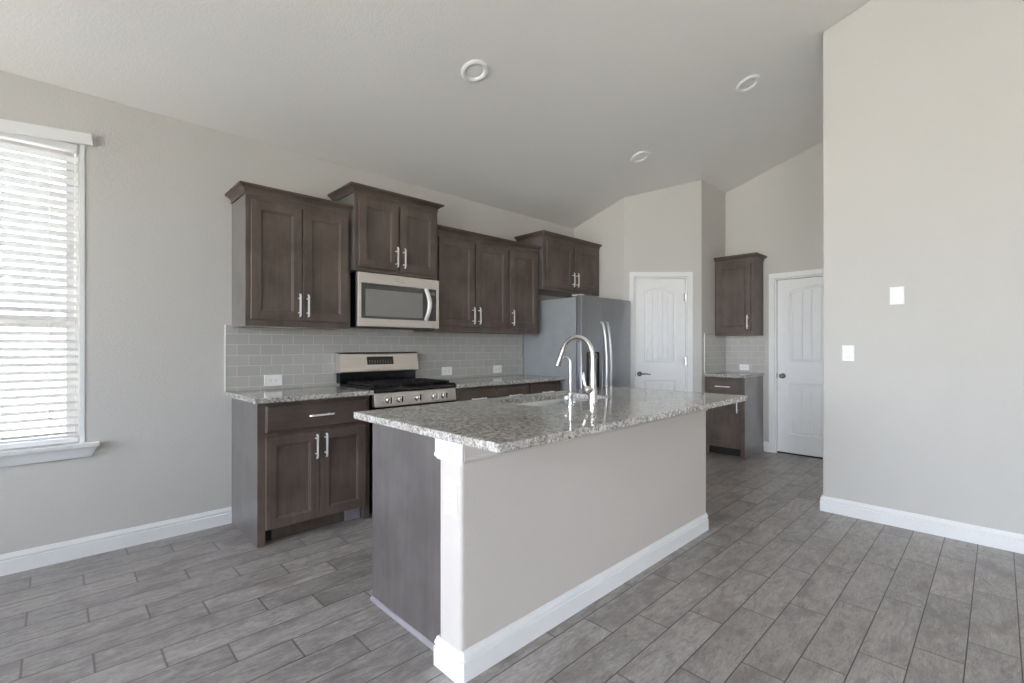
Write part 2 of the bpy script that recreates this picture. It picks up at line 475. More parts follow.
# ------------------------------------------------------------------ kitchen window and blind
wr = sempty('window_1', (k0, YN, kz0), 0, 'white window with raised sash left of the cabinets')
W_, H_ = k1 - k0, kz1 - kz0
def L(mb, x0, x1, y0, y1, z0, z1): return mb.box(x0, x1, y0, y1, z0, z1)
f = MB()
for a, b, c, d in ((0, .02, 0, H_), (W_ - .02, W_, 0, H_), (.02, W_ - .02, 0, .022), (.02, W_ - .02, H_ - .02, H_)):
    f.box(a + .001 * (a == 0), b - .001 * (b == W_), .085, .148, c + .001 * (c == 0), d - .001 * (d == H_))
f.build('window_frame', 'vinyl', wr, bevel=.003)
mid = 0.722
def sash(nm, z0, z1, y0):
    s_ = MB()
    s_.box(.021, .06, y0, y0 + .026, z0, z1); s_.box(W_ - .06, W_ - .021, y0, y0 + .026, z0, z1)
    s_.box(.06, W_ - .06, y0, y0 + .026, z0, z0 + .034); s_.box(.06, W_ - .06, y0, y0 + .026, z1 - .034, z1)
    o = s_.build(nm, 'vinyl', wr, bevel=.003)
    MB().box(.061, W_ - .061, y0 + .010, y0 + .015, z0 + .035, z1 - .035).build('pane', 'glass', o)
sash('lower_sash', .023, mid + .03, .088); sash('upper_sash', mid - .015, H_ - .021, .116)
MB().box(.0205, W_ - .0205, .1445, .1465, .0225, H_ - .0205).build('daylight_dimmer', 'screen', wr)  # added sheet behind the sashes, dims the daylight so the slats show
f = MB(); f.box(W_, W_ + .018, -.004, -.0003, .018, H_); f.box(-.018, 0, -.004, -.0003, .018, H_); f.box(W_ - .004, W_ - .0003, -.004, .084, .018, H_ - .001); f.box(.0003, .004, -.004, .084, .018, H_ - .001)
f.build('window_trim', 'white', wr)
lk = MB(); lk.box(W_ / 2 - .03, W_ / 2 + .03, .075, .088, mid + .0, mid + .012); lk.box(W_ / 2 - .008, W_ / 2 + .022, .066, .078, mid + .012, mid + .022)
lk.build('sash_lock', 'plastic', wr, bevel=.002)
# sill with apron, end returned at an angle
f = MB()
f.box(.001, W_ - .001, -.002, .084, .0005, .018)
f.add([(-.08, -.05, -.004), (W_ + .08, -.05, -.004), (W_ + .08, -.0005, -.004), (-.08, -.0005, -.004),
       (-.083, -.055, .018), (W_ + .083, -.055, .018), (W_ + .083, -.0005, .018), (-.083, -.0005, .018)],
      [(0, 3, 2, 1), (4, 5, 6, 7), (0, 1, 5, 4), (1, 2, 6, 5), (2, 3, 7, 6), (3, 0, 4, 7)])
f.add([(-.045, -.012, -.066), (W_ + .045, -.012, -.066), (W_ + .045, -.0005, -.066), (-.045, -.0005, -.066),
       (-.075, -.036, -.004), (W_ + .075, -.036, -.004), (W_ + .075, -.0005, -.004), (-.075, -.0005, -.004)],
      [(0, 3, 2, 1), (4, 5, 6, 7), (0, 1, 5, 4), (1, 2, 6, 5), (2, 3, 7, 6), (3, 0, 4, 7)])
f.build('window_sill', 'white', wr, bevel=.002)
bl = thing('window_blind', 'white horizontal slat blind with its front valance, hanging in the window', 'blind', (k0, YN, kz0))
v_ = MB(); VL = W_ + .095
v_.box(-VL, 0, -.030, -.020, -.066, 0); v_.box(-.008, 0, -.020, -.0015, -.066, 0); v_.box(-VL, -VL + .008, -.020, -.0015, -.066, 0)
v_.box(-VL, 0, -.034, -.030, -.014, 0); v_.box(-VL, 0, -.034, -.030, -.066, -.056)
va = v_.build('valance', 'white', bl, bevel=.002)
va.location = (W_ + .048, 0, H_ + .066); va.rotation_euler = (0, math.radians(-5.2), 0)
v_ = MB(); v_.box(.01, W_ - .012, .012, .062, H_ - .045, H_ - .003); v_.build('head_rail', 'white', bl, bevel=.003)
sl = MB(); zz = .078; th = math.radians(24)
while zz < H_ - .06:
    cx_, cy_ = .5, .037; hw = .025
    dy_, dz_ = hw * math.cos(th), hw * math.sin(th)
    q = [(cy_ - dy_, zz + dz_ - .0013), (cy_, zz + .0012 - .0013), (cy_ + dy_, zz - dz_ - .0013), (cy_ + dy_, zz - dz_ + .0013), (cy_, zz + .0025), (cy_ - dy_, zz + dz_ + .0013)]
    sl.prism(q, 'x', .008, W_ - .009); zz += .0445
sl.build('slats', 'blind', bl)
v_ = MB(); v_.box(.008, W_ - .010, .014, .060, .022, .050); v_.build('bottom_rail', 'white', bl, bevel=.004)
v_ = MB()
for xx in (.12, W_ * .5 - .05, W_ - .13):
    for yy_ in (.010, .064): v_.tube([(xx, yy_, .04), (xx, yy_, H_ - .04)], .0011, 6)
v_.build('ladder_cords', 'blind', bl)

# unseen windows behind the camera, for the light they give: frame, mullion, pane
n_ = 2
for (a, b, z0, z1) in WEST:
    r = sempty('window_%d' % n_, (XW, a, z0)); n_ += 1
    f = MB(); w1, h1 = b - a, z1 - z0
    for p in ((0.001, .05, .001, h1 - .001), (w1 - .05, w1 - .001, .001, h1 - .001), (w1 / 2 - .025, w1 / 2 + .025, .05, h1 - .05), (.05, w1 - .05, .001, .05), (.05, w1 - .05, h1 - .05, h1 - .001)):
        f.box(-.11, -.06, p[0], p[1], p[2], p[3])
    f.build('window_frame', 'white', r)
    MB().box(-.09, -.085, .05, w1 - .05, .05, h1 - .05).build('pane', 'glass', r)
for (a, b, z0, z1) in SOUTH:
    r = sempty('window_%d' % n_, (a, YS, z0)); n_ += 1
    f = MB(); w1, h1 = b - a, z1 - z0
    for p in ((0.001, .05, .001, h1 - .001), (w1 - .05, w1 - .001, .001, h1 - .001), (w1 / 2 - .025, w1 / 2 + .025, .05, h1 - .05), (.05, w1 - .05, .001, .05), (.05, w1 - .05, h1 - .05, h1 - .001)):
        f.box(p[0], p[1], -.11, -.06, p[2], p[3])
    f.build('window_frame', 'white', r)
    MB().box(.05, w1 - .05, -.09, -.085, .05, h1 - .05).build('pane', 'glass', r)

r = sempty('window_%d' % n_, (XB, EAST[0], EAST[2])); n_ += 1  # hallway window out of view, added to lift light on the far wall
f = MB(); w1, h1 = EAST[1] - EAST[0], EAST[3] - EAST[2]
for p in ((0.001, .05, .001, h1 - .001), (w1 - .05, w1 - .001, .001, h1 - .001), (w1 / 2 - .025, w1 / 2 + .025, .05, h1 - .05), (.05, w1 - .05, .001, .05), (.05, w1 - .05, h1 - .05, h1 - .001)):
    f.box(.06, .11, p[0], p[1], p[2], p[3])
f.build('window_frame', 'white', r)
MB().box(.085, .09, .05, w1 - .05, .05, h1 - .05).build('pane', 'glass', r)

# ------------------------------------------------------------------ panelled doors
def arch_outline(x0, x1, z0, z1, rise, ins, n=14):
    x0 += ins; x1 -= ins; z0 += ins
    pts = [(x0, z0), (x1, z0)]
    zt = z1 - ins
    if rise > 0:
        w2 = (x1 - x0) / 2; xm = (x0 + x1) / 2
        for i in range(n + 1):
            t = PI * i / n; c = math.cos(t)
            pts.append((xm + w2 * c, zt - rise + rise * (1 - abs(c) ** 2.1)))
    else:
        pts += [(x1, zt), (x0, zt)]
    return pts
def door_leaf(root, w, h, T, panels, mat='doorwhite'):
    """local frame: x along the width, front faces -y at y=0, slab goes to y=T"""
    bm = bmesh.new(); ed = []
    def loop(pts, y):
        vs = [bm.verts.new((p[0], y, p[1])) for p in pts]
        return vs, [bm.edges.new((vs[i], vs[(i + 1) % len(vs)])) for i in range(len(vs))]
    o, e_ = loop([(0, 0), (w, 0), (w, h), (0, h)], 0); ed += e_
    for (x0, x1, z0, z1, rise) in panels:
        prev, e_ = loop(arch_outline(x0, x1, z0, z1, rise, 0), 0); ed += e_
        for ins, d in ((.008, .011), (.020, .012), (.031, .003), (.036, .003)):
            pts = arch_outline(x0, x1, z0, z1, rise, ins)
            cur = [bm.verts.new((p[0], d, p[1])) for p in pts]
            for i in range(len(cur)):
                j = (i + 1) % len(cur); bm.faces.new((prev[i], prev[j], cur[j], cur[i]))
            prev = cur
        # plank field cut with V grooves
        ins = .036; a, b = x0 + ins, x1 - ins; npl = 5 if (b - a) > .25 else 4; pw = (b - a) / npl
        w2 = (b - a) / 2; xm = (a + b) / 2; zt = z1 - ins
        def top(x):
            c = max(-1, min(1, (x - xm) / w2)); return zt - rise + rise * (1 - abs(c) ** 2.1) if rise > 0 else zt
        xs = []
        for k in range(npl):
            q0, q1 = a + k * pw, a + (k + 1) * pw; g = .004
            xs += [(q0 + (0 if k == 0 else g), .003), ((q0 + q1) / 2 - pw * .2, .003), ((q0 + q1) / 2 + pw * .2, .003), (q1 - (0 if k == npl - 1 else g), .003)]
            if k < npl - 1: xs.append((q1, .0115))
        lo = [bm.verts.new((x, d, z0 + ins)) for x, d in xs]; hi = [bm.verts.new((x, d, top(x))) for x, d in xs]
        for i in range(len(xs) - 1): bm.faces.new((lo[i], lo[i + 1], hi[i + 1], hi[i]))
    bmesh.ops.triangle_fill(bm, use_beauty=True, edges=ed, normal=(0, -1, 0))
    bk = [bm.verts.new(p) for p in ((0, T, 0), (w, T, 0), (w, T, h), (0, T, h))]
    bm.faces.new(bk)
    for i in range(4):
        j = (i + 1) % 4; bm.faces.new((o[i], o[j], bk[j], bk[i]))
    bmesh.ops.recalc_face_normals(bm, faces=bm.faces)
    me = bpy.data.meshes.new('door_leaf'); bm.to_mesh(me); bm.free(); me.materials.append(M[mat])
    ob = bpy.data.objects.new('door_leaf', me); C.objects.link(ob); ob.parent = root
    return ob
CP = [(0, 0), (0, .012), (.006, .017), (.02, .014), (.045, .018), (.057, .018), (.057, 0)]   # (outward from opening, proud of wall)
def casing(root, w, h):
    """around an opening 0..w, 0..h; wall plane at y=0, room side -y"""
    mb = MB(); e_ = .004
    rings_ = []
    for (px_, pz_, nx, nz) in ((-e_, 0.0, -1, 0), (-e_, h + e_, -1, 1), (w + e_, h + e_, 1, 1), (w + e_, 0.0, 1, 0)):
        rings_.append([(px_ + nx * o, -.0005 - d, pz_ + nz * o) for o, d in CP])
    mb.rings(rings_); return mb.build('door_casing', 'white', root, smooth=True)
def jamb(root, w, h, depth):
    mb = MB()
    mb.box(-.0, .012, 0, depth, 0, h); mb.box(w - .012, w, 0, depth, 0, h); mb.box(.012, w - .012, 0, depth, h - .012, h)
    return mb.build('door_jamb', 'white', root)

# pantry door
ang = math.atan2(U.y, U.x)
p0 = A + U * DS0
dr = sempty('door_1', (p0.x, p0.y, 0), ang, 'white arched two-panel pantry door with a lever')
DW = DS1 - DS0
jamb(dr, DW, DTOP, .059); casing(dr, DW, DTOP)
leaf = door_leaf(dr, DW - .03, DTOP - .027, .035, [(.105, DW - .03 - .105, 1.045, 1.905, .055), (.105, DW - .03 - .105, .21, .83, 0)])
leaf.location = (.015, .018, .012)
h_ = MB(); h_.lathe([(.028, 0), (.028, .006), (.020, .010), (.011, .014), (.011, .040), (.012, .045)], (.064, .0175, .918), (0, -1, 0))
h_.tube([(.064, -.026, .918), (.085, -.034, .919), (.120, -.036, .922), (.155, -.033, .918), (.178, -.031, .914)], [.010, .009, .0075, .0065, .006], 10)
h_.build('lever_handle', 'lever', dr, smooth=True)
h_ = MB(); h_.box(.0135, .0149, -.001, .018, .89, .95); h_.build('strike_plate', 'lever', dr)
for z in (1.80, 1.065, .25):
    h_ = MB(); h_.tube([(DW - .012, .009, z - .045), (DW - .012, .009, z + .045)], .0065, 10); h_.box(DW - .034, DW - .003, .011, .0175, z - .044, z + .044)
    h_.build('hinge', 'nickel', dr)

# far door: on the x = XB wall, facing -x
w2 = D2[1] - D2[0]
dr2 = sempty('door_2', (XB, D2[1], 0), -PI / 2, 'white arched two-panel door with a round knob at the far wall')
jamb(dr2, w2, D2[2], .089); casing(dr2, w2, D2[2])
leaf = door_leaf(dr2, w2 - .03, D2[2] - .030, .035, [(.125, w2 - .03 - .125, 1.045, 1.905, .06), (.125, w2 - .03 - .125, .21, .80, 0)])
leaf.location = (.015, .045, .014)
h_ = MB(); h_.lathe([(.030, 0), (.030, .005), (.022, .009), (.010, .014), (.010, .030), (.020, .036), (.027, .046), (.027, .054), (.020, .062), (.002, .064)], (.072, .0445, .895), (0, -1, 0))
h_.build('door_knob', 'lever', dr2, smooth=True)
h_ = MB(); h_.box(.0125, .0145, .02, .045, .865, .925); h_.build('strike_plate', 'lever', dr2)
h_ = MB(); h_.box(.013, w2 - .013, .03, .088, 0, .012); h_.build('threshold', 'kick', dr2)

# ------------------------------------------------------------------ cabinets
def shaker(mb, x0, x1, z0, z1, y, T=.019, fr=.058):
    """door front, face at y (towards -y), thickness T"""
    def rect(i, yy): return [(x0 + i, yy, z0 + i), (x1 - i, yy, z0 + i), (x1 - i, yy, z1 - i), (x0 + i, yy, z1 - i)]
    mb.rings([rect(0, y + T), rect(0, y + .002), rect(.002, y), rect(fr, y), rect(fr + .004, y + .003), rect(fr + .009, y + .004), rect(fr + .012, y + .009)], True, True)
def slabfront(mb, x0, x1, z0, z1, y, T=.019):
    def rect(i, yy): return [(x0 + i, yy, z0 + i), (x1 - i, yy, z0 + i), (x1 - i, yy, z1 - i), (x0 + i, yy, z1 - i)]
    mb.rings([rect(0, y + T), rect(0, y + .006), rect(.003, y + .003), rect(.008, y)], True, True)
def pull(parent, x, z, y, vertical=True, ln=.16):
    """bar pull with raked ends on two posts"""
    mb = MB(); h2 = ln / 2; o = y - .032
    def T_(a, b, c): return (x + b, c, z + a) if vertical else (x + a, c, z + b)
    for s_ in (-1, 1):
        mb.tube([T_(s_ * (h2 - .03), 0, y + .0), T_(s_ * (h2 - .03), 0, o + .004)], .0045, 8)
    k = []
    for (a, yy_) in ((-h2, o + .006), (-h2 + .014, o - .004), (h2 - .014, o - .004), (h2, o + .006)):
        k.append((a, yy_))
    vs = []
    for a, yy_ in k:
        for b in (-.0055, .0055):
            for d in (-.0035, .0035): vs.append(T_(a, b, yy_ + d))
    fs = []
    for i in range(3):
        q = i * 4; fs += [(q, q + 1, q + 5, q + 4), (q + 1, q + 3, q + 7, q + 5), (q + 3, q + 2, q + 6, q + 7), (q + 2, q, q + 4, q + 6)]
    fs += [(0, 2, 3, 1), (12, 13, 15, 14)]
    mb.add(vs, fs)
    return mb.build('pull_handle', 'pull', parent)
CROWN = [(0, 0), (.007, 0), (.007, .008), (.003, .010), (.004, .016), (.010, .026), (.021, .036), (.032, .041), (.032, .045), (.043, .047), (.043, .060), (0, .060)]
def crown(parent, w, d, z, left, right):
    path = []
    if left: path.append((0, -.001))
    path += [(0, -d), (w, -d)]
    if right: path.append((w, -.001))
    mb = MB(); run_path(mb, path, [(o, z + h) for o, h in CROWN], 1)
    mb.box(.001, w - .001, -d + .001, -.001, z, z + .05)
    return mb.build('crown_moulding', 'woodh', parent)
def upper(label, x0, x1, d, z0, z1, doors, group, left=True, right=False, origin=None, rz=0, bottomrail=.045):
    w_ = x1 - x0
    r = thing('wall_cabinet', label, 'cabinet', origin or (x0, YN - .001, z0), rz, group)
    hh = z1 - z0
    b = MB(); b.box(.0, w_, -d, 0, 0, hh)
    b.build('cabinet_body', 'woodside' if left else 'wood', r, bevel=.0015)
    b = MB(); b.box(.0005, w_ - .0005, -d - .0012, -d, .0005, hh - .0005); b.build('face_frame', 'wood', r)
    for (a, c, side) in doors:
        q = MB(); shaker(q, a - x0, c - x0, bottomrail, hh - .035, -d - .0215)
        o = q.build('cabinet_door', 'wood', r)
        hx = (c - .024 if side == 'r' else a + .024) - x0
        pull(o, hx, bottomrail + .105, -d - .0215)
    crown(r, w_, d, hh, left, right)
    return r
GU = 'dark wall cabinets above the counter run'
upper('large two-door dark wood wall cabinet nearest the window', .890, 1.604, .330, 1.370, 2.235, [(.920, 1.243, 'r'), (1.251, 1.578, 'l')], GU)
upper('raised two-door dark wood wall cabinet directly above the microwave', 1.610, 2.362, .382, 1.808, 2.392, [(1.642, 1.974, 'r'), (1.992, 2.335, 'l')], GU, True, True, bottomrail=.028)
upper('two-door dark wood wall cabinet right of the microwave', 2.366, 3.245, .330, 1.370, 2.230, [(2.404, 2.802, 'r'), (2.824, 3.228, 'l')], GU, False, False)
upper('narrow single-door dark wood wall cabinet beside the refrigerator cabinet', 3.246, 3.698, .330, 1.370, 2.230, [(3.262, 3.668, 'l')], GU, False, False)
upper('two-door dark wood wall cabinet above the refrigerator', 3.702, 4.703, .395, 1.840, 2.392, [(3.745, 4.190, 'r'), (4.215, 4.655, 'l')], GU, True, False, bottomrail=.035)
# the small one at the far wall faces -x
r = upper('small single-door dark wall cabinet on the far wall beside the white door', 0, .440, .312, 1.366, 2.235, [(.018, .408, 'r')], GU, False, True, origin=(XB - .001, 2.3785, 1.366), rz=-PI / 2)

def base(label, w_, d, origin, rz, drawers, doors, side=True, foot=.045, H=.888, vent=False):
    """drawers: (x0,x1); doors: (x0,x1,handle side); local x along front, front at y=-d"""
    r = thing('base_cabinet', label, 'cabinet', origin, rz, 'dark base cabinets')
    b = MB(); b.box(0, w_, -d, -.001, .105, H); b.box(0, .018, -d, -.001, 0, .105); b.box(w_ - .018, w_, -d, -.001, 0, .105)
    b.box(.018, foot, -d, -d + .018, 0, .105); b.box(w_ - foot, w_ - .018, -d, -d + .07, 0, .105)
    b.build('cabinet_body', 'woodside', r, bevel=.0012)
    b = MB(); b.box(.018, w_ - foot, -d + .075, -d + .09, .001, .104); b.build('toe_kick', 'kick', r)
    if vent:
        b = MB(); b.box(foot + .055, w_ - foot - .002, -d + .060, -d + .0745, .004, .104); b.build('kick_board', 'wood', r)
        b = MB(); b.box(w_ - foot - .115, w_ - foot - .004, -d + .045, -d + .0595, .003, .090); b.box(w_ - foot - .115, w_ - foot - .004, -d + .041, -d + .045, .012, .016); b.build('toe_kick_vent', 'woodlight', r)
    b = MB(); b.box(.0005, w_ - .0005, -d - .0012, -d, .106, H - .0005); b.box(.0005, foot - .0005, -d - .0012, -d, .0005, .106); b.box(w_ - foot + .0005, w_ - .0005, -d - .0012, -d, .0005, .106)
    b.build('face_frame', 'wood', r)
    yf = -d - .0215
    for (a, c) in drawers:
        q = MB(); slabfront(q, a, c, .700, .865, yf); o = q.build('drawer', 'woodh', r); pull(o, (a + c) / 2, .785, yf, False, .165)
    for (a, c, s_) in doors:
        q = MB(); shaker(q, a, c, .10, .675, yf); o = q.build('cabinet_door', 'wood', r)
        pull(o, c - .026 if s_ == 'r' else a + .030, .58, yf)
    return r
YB = YN - .002
base('dark wood base cabinet with one drawer over two doors, left of the range', .738, .585, (.889, YB, 0), 0, [(.045, .716)], [(.045, .372, 'r'), (.378, .702, 'l')], vent=True)
base('dark wood two-drawer base cabinet right of the range', .895, .585, (2.392, YB, 0), 0, [(.015, .448), (.463, .885)], [(.015, .448, 'r'), (.463, .885, 'l')])
base('narrow dark wood one-drawer base cabinet beside the refrigerator', .460, .585, (3.290, YB, 0), 0, [(.012, .445)], [(.012, .445, 'l')])
base('small dark base cabinet with one drawer and door at the far wall', .440, .585, (XB - .002, 2.3785, 0), -PI / 2, [(.030, .400)], [(.030, .400, 'r')])

# ------------------------------------------------------------------ countertops and backsplash
def slab(name, label, x0, x1, y0, y1, hole=None, z0=.890, z1=.922):
    bm = bmesh.new()
    def rr(a, b, c, d, rad, z):
        pts = []
        for (cx_, cy_, t0) in ((b - rad, c + rad, -90), (b - rad, d - rad, 0), (a + rad, d - rad, 90), (a + rad, c + rad, 180)):
            for i in range(7): t = math.radians(t0 + i * 15); pts.append((cx_ + rad * math.cos(t), cy_ + rad * math.sin(t), z))
        return pts
    def vs(p): return [bm.verts.new(q) for q in p]
    def es(v): return [bm.edges.get((v[i], v[(i + 1) % len(v)])) or bm.edges.new((v[i], v[(i + 1) % len(v)])) for i in range(len(v))]
    def bridge(a, b):
        for i in range(len(a)): j = (i + 1) % len(a); bm.faces.new((a[i], a[j], b[j], b[i]))
    rad = .006; e_ = .003
    ot = vs(rr(x0 + e_, x1 - e_, y0 + e_, y1 - e_, rad, z1)); om = vs(rr(x0, x1, y0, y1, rad, z1 - e_)); on_ = vs(rr(x0, x1, y0, y1, rad, z0 + e_)); ob = vs(rr(x0 + e_, x1 - e_, y0 + e_, y1 - e_, rad, z0))
    bridge(ot, om); bridge(om, on_); bridge(on_, ob)
    et, eb = es(ot) , es(ob)
    if hole:
        a, b, c, d = hole
        ht = vs(rr(a, b, c, d, .07, z1)); hb = vs(rr(a, b, c, d, .07, z0)); bridge(ht, hb); et += es(ht); eb += es(hb)
    bmesh.ops.triangle_fill(bm, use_beauty=True, edges=et, normal=(0, 0, 1)); bmesh.ops.triangle_fill(bm, use_beauty=True, edges=eb, normal=(0, 0, -1))
    bmesh.ops.recalc_face_normals(bm, faces=bm.faces)
    me = bpy.data.meshes.new(name); bm.to_mesh(me); bm.free(); me.materials.append(M['granite'])
    o = bpy.data.objects.new(name, me); C.objects.link(o)
    return tag(o, label, 'countertop')
SX0, SX1, SY0, SY1 = 1.80, 2.50, 1.650, 2.030
slab('island_countertop', 'large speckled granite island top with the sink cut-out', 1.025, 3.166, 1.113, 2.150, (SX0, SX1, SY0, SY1))
slab('countertop', 'short granite countertop piece left of the range under the first outlet', .852, 1.632, 3.094, YN - .009)
slab('countertop', 'granite countertop run between the range and the refrigerator', 2.390, 3.762, 3.098, YN - .009)
slab('countertop', 'small granite countertop on the far-wall base cabinet', 5.400, XB - .009, 1.926, 2.371)

M['tile_n'] = tile_mat('grey glossy subway tile', 0, .9975 - .1524 * 2)
M['tile_e'] = tile_mat('grey glossy subway tile, far wall', 1, 2.372 - .1524 * 6)
m = MB(); m.box(.853, 3.772, YN - .008, YN - .0005, .9225, 1.3685)
m.box(.853, .890, YN - .008, YN - .0005, 1.3685, 1.385)
m.box(3.70, 3.772, YN - .008, YN - .0005, 1.3685, 1.3800)
o = m.build('tile_backsplash', M['tile_n']); tag(o, 'long grey subway tile backsplash behind the range and counters', 'backsplash')
q = MB(); q.box(.847, .853, YN - .011, YN - .0005, .9225, 1.3860); q.build('edge_trim', 'white', o)
q = MB(); q.box(3.772, 3.777, YN - .0095, YN - .0005, .9225, 1.38); q.build('edge_trim', 'white', o)
m = MB(); m.box(XB - .008, XB - .0005, 1.930, 2.3715, .9225, 1.3655)
o = m.build('tile_backsplash', M['tile_e']); tag(o, 'small light subway tile backsplash above the far-wall counter', 'backsplash')
M['tile_s'] = tile_mat('grey glossy subway tile, pantry side', 0, 5.412 - .1524 * 3)
m = MB(); m.box(5.412, XB - .0005, 2.3718, 2.3795, .9225, 1.3655); m.box(5.412, 5.69, 2.3718, 2.3795, 1.3655, 1.385)
o = m.build('tile_backsplash', M['tile_s']); tag(o, 'shaded grey tile backsplash strip on the pantry side wall', 'backsplash')
q = MB(); q.box(5.406, 5.412, 2.370, 2.3795, .9225, 1.386); q.build('edge_trim', 'white', o)

# ------------------------------------------------------------------ island base
IX0, IX1, IY0, IY1 = 1.070, 3.166, 1.376, 1.512
isl = thing('kitchen_island', 'freestanding island base with greige half wall and dark wood end panel', 'island', (0, 0, 0))
m = MB(); m.box(IX0, IX1, IY0, IY1, 0, .889); m.build('half_wall', 'islandwall', isl, bevel=.016, seg=4)
m = MB(); m.box(IX0 + .062, IX1 - .02, IY1 + .016, 2.100, .105, .60); m.box(IX0 + .062, IX0 + .08, IY1 + .016, 2.100, .60, .889); m.box(IX1 - .038, IX1 - .02, IY1 + .016, 2.100, .60, .889); m.box(IX0 + .08, IX1 - .038, 2.085, 2.100, .60, .889); m.box(IX0 + .062, IX1 - .02, IY1 + .016, 2.03, .0, .105)
m.box(IX0 + .062, IX0 + .080, 2.03, 2.118, 0, .105); m.box(IX0 + .062, IX0 + .080, 2.1, 2.118, .105, .889)
m.build('cabinet_body', 'woodside', isl)
m = MB(); m.box(IX0 + .044, IX0 + .0615, IY1 + .016, 2.130, .018, .889); m.build('end_panel', 'woodside', isl, bevel=.001)
m = MB(); run_path(m, [(IX0 + .044, 2.130), (IX0 + .044, IY1 + .017)], [(0, 0), (.012, 0), (.012, .006), (.009, .013), (.004, .018), (0, .019)], 1)
tag(m.build('shoe_moulding', 'woodlight', isl))
m = MB(); e_ = .0005; c_ = .010
path = [(IX0 + .040, IY1 + e_), (IX0 - e_, IY1 + e_), (IX0 - e_, IY0 + c_), (IX0 + c_, IY0 - e_), (IX1 - c_, IY0 - e_), (IX1 + e_, IY0 + c_), (IX1 + e_, IY1)]
run_path(m, path, BP, -1 if False else 1)
m.build('baseboard', 'white', isl)
m = MB()
AP = [(0, .800), (.004, .800), (.007, .806), (.012, .812), (.013, .822), (.010, .826), (.010, .8885), (0, .8885)]
run_path(m, path[:4], AP, 1)
m.build('apron_trim', 'white', isl)
m = MB(); run_path(m, path[3:], AP, 1)
m.build('counter_ledge', 'islandwall', isl)
# drawer and door fronts on the range side
for k, (a, b) in enumerate(((1.155, 1.76), (1.765, 2.145), (2.15, 2.53), (2.535, 3.14))):
    q = MB()
    def rect(i, yy): return [(b - i, yy, .115 + i), (a + i, yy, .115 + i), (a + i, yy, .87 - i), (b - i, yy, .87 - i)]
    q.rings([rect(0, 2.1005), rect(0, 2.117), rect(.002, 2.119), rect(.058, 2.119), rect(.067, 2.112)])
    q.build('cabinet_door', 'wood', isl)

# sink
m = MB()
def rrect(a, b, c, d, rad, z, n=6):
    pts = []
    for (cx_, cy_, t0) in ((b - rad, c + rad, -90), (b - rad, d - rad, 0), (a + rad, d - rad, 90), (a + rad, c + rad, 180)):
        for i in range(n + 1): t = math.radians(t0 + i * 90 / n); pts.append((cx_ + rad * math.cos(t), cy_ + rad * math.sin(t), z))
    return pts
g = .004
m.rings([rrect(SX0 - .02, SX1 + .02, SY0 - .02, SY1 + .02, .08, .8885), rrect(SX0 - g, SX1 + g, SY0 - g, SY1 + g, .072, .8885),
         rrect(SX0 + .006, SX1 - .006, SY0 + .006, SY1 - .006, .068, .86), rrect(SX0 + .014, SX1 - .014, SY0 + .014, SY1 - .014, .06, .70),
         rrect(SX0 + .05, SX1 - .05, SY0 + .05, SY1 - .05, .05, .684)], False, True)
sk = m.build('kitchen_sink', 'sinksteel', smooth=True)
tag(sk, 'undermount stainless steel sink set into the island top', 'sink')
md = sk.modifiers.new('thickness', 'SOLIDIFY'); md.thickness = .0015; md.offset = 1
m = MB(); m.lathe([(.045, 0), (.045, .003), (.03, .004), (.028, -.003 + .005), (.001, .002)], ((SX0 + SX1) / 2, (SY0 + SY1) / 2, .6860)); m.build('drain', 'chrome', sk, smooth=True)

# gooseneck faucet
fx, fy, fz = 2.170, 1.588, .9225
fa = thing('kitchen_faucet', 'tall brushed nickel gooseneck pull-down faucet standing at the island sink', 'faucet', (fx, fy, fz))
m = MB(); m.lathe([(.030, 0), (.030, .006), (.026, .010), (.0255, .030), (.0235, .07), (.019, .12), (.0155, .17), (.0135, .20)], (0, 0, 0)); m.build('faucet_body', 'nickel', fa, smooth=True)
pth = [(0, 0, .19), (0, 0, .24)]
R_ = .110
for i in range(1, 15):
    t = math.radians(i * 11.6); pth.append((0, R_ - R_ * math.cos(t), .258 + R_ * math.sin(t)))
m = MB(); m.tube(pth, .0125, 14); m.build('gooseneck_spout', 'nickel', fa, smooth=True)
ey, ez = pth[-1][1], pth[-1][2]; dv = (Vector(pth[-1]) - Vector(pth[-2])).normalized()
m = MB(); P0 = Vector(pth[-1])
m.tube([P0 - dv * .004, P0 + dv * .01, P0 + dv * .02, P0 + dv * .075, P0 + dv * .098, P0 + dv * .10], [.0125, .0145, .0150, .0195, .0205, .017], 16)
m.build('spray_head', 'nickel', fa, smooth=True)
m = MB(); m.lathe([(.018, 0), (.0205, .012), (.022, .038), (.018, .048), (.001, .052)], (-.014, 0, .070), (-1, .12, .08)); o = m.build('handle_hub', 'nickel', fa, smooth=True)
m = MB(); m.tube([(-.050, .008, .078), (-.058, .014, .10), (-.060, .020, .135), (-.055, .024, .168)], [.013, .010, .0125, .008], 12, (1, .65)); m.build('lever', 'nickel', o, smooth=True)
